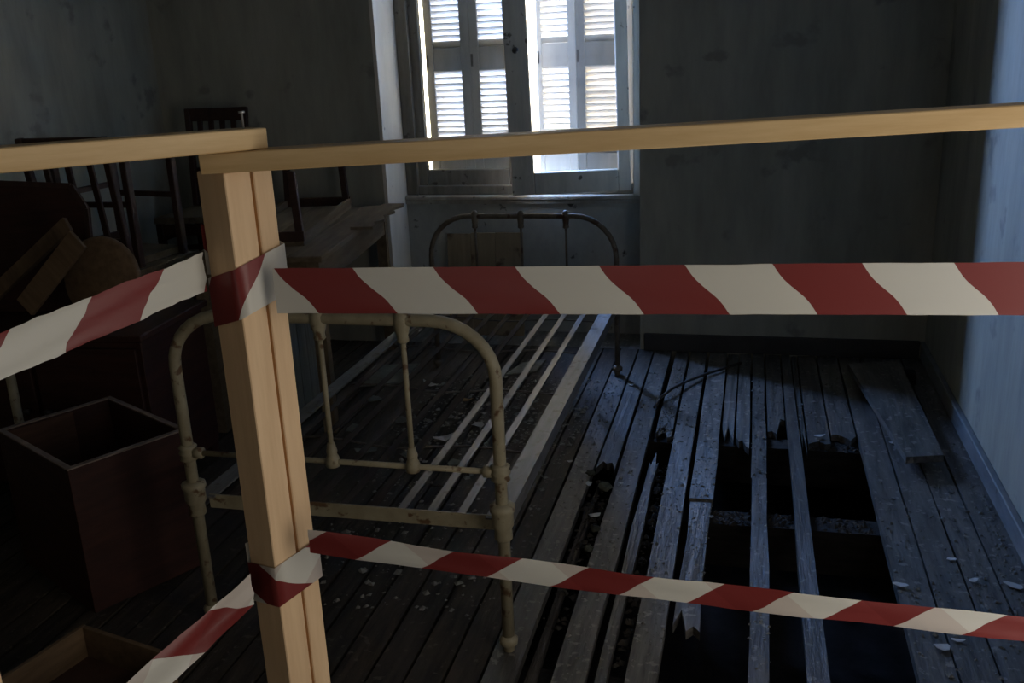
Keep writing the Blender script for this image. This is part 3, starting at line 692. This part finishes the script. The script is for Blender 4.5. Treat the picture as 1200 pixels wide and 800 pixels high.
for (x, y, sx, sy, rz) in ((1105, 760, .022, .016, .2), (1055, 687, .022, .011, -.1), (1140, 682, .016, .010, .5), (1115, 657, .018, .008, .1), (1122, 752, .02, .006, 0),
                           (960, 512, .022, .012, .4), (690, 568, .012, .02, .3), (697, 605, .022, .014, .6), (728, 568, .010, .008, .1), (668, 542, .012, .007, .1), (1188, 688, .03, .014, -.5),
                           (740, 452, .016, .01, .3), (1045, 520, .012, .009, .1)):
    p = at_z(x, y)
    lab = {960: 'crumpled white scrap caught on the broken board ends at the hole', 690: 'narrow pale flake stuck in the rotten gap beside the bed', 697: 'broad pale flake lower in the rotten gap beside the bed',
           1188: 'long pale flake lying against the right baseboard', 1045: 'small pale flake just under the end of the loose board', 1105: 'largest white paper scrap on the boards along the right wall',
           1122: 'thin white paper strip beside the largest paper scrap'}.get(x)
    lab = lab or ('small pale paper scrap lying flat on the boards along the right wall' if x > 900 else 'tiny pale flake lying on the sound boards beside the bed')
    scrap('paper_scrap', lab, 'scrap', p.x, p.y, sx, sy, rz, 'paper', .004, .0035, 'pale scraps on the floorboards')
for (x, y, sx, sy) in ((470, 495, .045, .028), (545, 470, .04, .02), (430, 530, .05, .03), (520, 515, .045, .025), (440, 470, .04, .03), (505, 452, .05, .02), (560, 500, .03, .03), (415, 505, .05, .03), (480, 535, .04, .03), (535, 545, .035, .03)):
    p = at_z(x, y)
    m = random.choice(('leaf', 'paper', 'greywood'))
    scrap('floor_scrap', {'leaf': 'curled brown leaf lying on the floor under the bed', 'paper': 'pale torn paper lying on the floor under the bed', 'greywood': 'grey flake of board lying on the floor under the bed'}[m], 'scrap', p.x, p.y, sx, sy, random.uniform(0, 3), m, .014, .0035, 'litter under the bed')
for (q, lab) in ((((415, 452), (440, 427), (492, 425), (470, 447)), 'grey green sheet of board lying on the floor at the crate'), (((592, 438), (612, 424), (640, 420), (628, 434)), 'pale flat sheet lying on the floor under the bed head')):
    P = [at_z(*a, .012) for a in q]; c = sum(P, Vector()) / 4
    b = MB(); b.prism([(p.x - c.x, p.y - c.y) for p in P], .006); o = b.build('flat_sheet', 'greywood'); o.location = (c.x, c.y, .004); tag(o, lab, 'sheet')
# rubble lumps in the rotten gap
for i, (x, y, s) in enumerate(((709, 572, .026), (692, 556, .018), (698, 622, .016), (690, 645, .016))):
    t = bmesh.new(); bmesh.ops.create_icosphere(t, subdivisions=2, radius=s)
    for v in t.verts: v.co *= random.uniform(.72, 1.15); v.co.z *= .6
    p = at_z(x, y, .0); o = MB(); o.merge(t); o = o.build('rubble_lump', 'stone'); o.location = (p.x, p.y, .008)
    tag(o, 'rough lump of rubble lying in a rotten gap between floorboards', 'rubble', 'rubble in the floor gaps')
# bent iron rod
pts = [at_z(*p, z) for p, z in (((767, 477), .012), ((774, 466), .02), ((786, 456), .03), ((806, 446), .022), ((830, 437), .014), ((868, 425), .012))]
o = MB().tube(pts, .0065, 8).build('bent_rod', 'iron'); tag(o, 'thin bent iron rod lying on the floorboards near the bed head', 'rod')
# wires hanging in the hole
p = [Vector((-.08 + .05 * i, 2.02 + .02 * math.sin(i), -.12 + .06 * math.sin(i * .62))) for i in range(7)]
o = MB().tube(p, .004, 6).build('loose_wire', 'iron'); tag(o, 'thin wire sagging inside the hole in the floor', 'wire')

# loose board lying over the others at the right
q = [at_z(994, 426, .07), at_z(1054, 422, .07), at_z(1106, 533, .07), at_z(1062, 535, .07)]
c = sum(q, Vector()) / 4
b = MB(); b.prism([(p.x - c.x, p.y - c.y) for p in q], .024); o = b.build('loose_floorboard', 'board'); o.location = (c.x, c.y, .046)
tag(o, 'short wide board lying loose on top of the floor by the right wall', 'plank')
o = box('timber_block', (.50, 4.10, .0), (.70, 4.16, .046), 'joist'); tag(o, 'flat timber offcut under the loose board by the right wall', 'offcut')
o = box('timber_block', (.56, 3.42, .0), (.63, 3.46, .046), 'joist'); tag(o, 'flat timber offcut under the near end of the loose board', 'offcut')

# crumbs nobody could count
def crumbs(name, label, m, spots, n, smin, smax):
    vs_, fs = [], []
    for _ in range(n):
        x0, x1, y0, y1, z, wgt = random.choice(spots)
        x, y = random.uniform(x0, x1), random.uniform(y0, y1); s = random.uniform(smin, smax) * (random.random() ** 2 + .35)
        h = s * random.uniform(.25, .7); k = len(vs_); a = random.uniform(0, 6.28)
        for j in range(4):
            t = a + j * 1.57 + random.uniform(-.4, .4); vs_.append((x + math.cos(t) * s, y + math.sin(t) * s, z - .001))
        vs_.append((x + random.uniform(-s, s) * .4, y + random.uniform(-s, s) * .4, z + h))
        fs += [(k, k + 1, k + 4), (k + 1, k + 2, k + 4), (k + 2, k + 3, k + 4), (k + 3, k, k + 4), (k + 3, k + 2, k + 1, k)]
    me = bpy.data.meshes.new(name); me.from_pydata(vs_, [], fs); o = link(name, me, m); tag(o, label, 'debris', kind='stuff'); return o
S1 = [(-.26, -.18, 1.9, 4.3, .002, 1), (-.42, -.35, 1.9, 4.2, .002, 1), (.42, .76, 2.0, 3.38, .002, 1), (.42, .76, 2.0, 3.0, .002, 1), (-.16, -.09, 2.4, 4.0, .001, 1), (-.59, -.51, 2.2, 4.0, .002, 1), (.03, .08, 2.0, 4.1, .002, 1), (-.32, -.27, 3.4, 4.2, .002, 1), (.715, .76, 2.4, 4.2, .002, 1), (.09, .40, 3.6, 4.3, -.003, 1)]
crumbs('plaster_crumbs', 'pale plaster crumbs scattered over the bare floorboards', 'chip', S1, 3000, .002, .008)
S2 = [(-1.35, -.62, 2.1, 4.0, .002, 1), (-1.36, -.6, 3.2, 4.0, .002, 1)]
crumbs('floor_litter', 'dark litter and plaster crumbs covering the floor under the bed', 'chip', S2, 1300, .004, .014)
S3 = [(-.083, .026, 2.80, 2.88, -.031, 1), (.23, .41, 2.80, 2.88, -.031, 1), (.09, .155, 2.80, 2.88, -.031, 1), (-.5, -.43, 2.1, 3.0, -.012, 1), (-.29, -.26, 2.0, 3.2, -.02, 1), (.23, .41, 3.42, 3.5, -.031, 1), (-.08, .41, 1.9, 1.97, -.031, 1)]
crumbs('gap_debris', 'broken splinters and dirt caught on the joists in the floor holes', 'dirtchip', S3, 900, .006, .018)
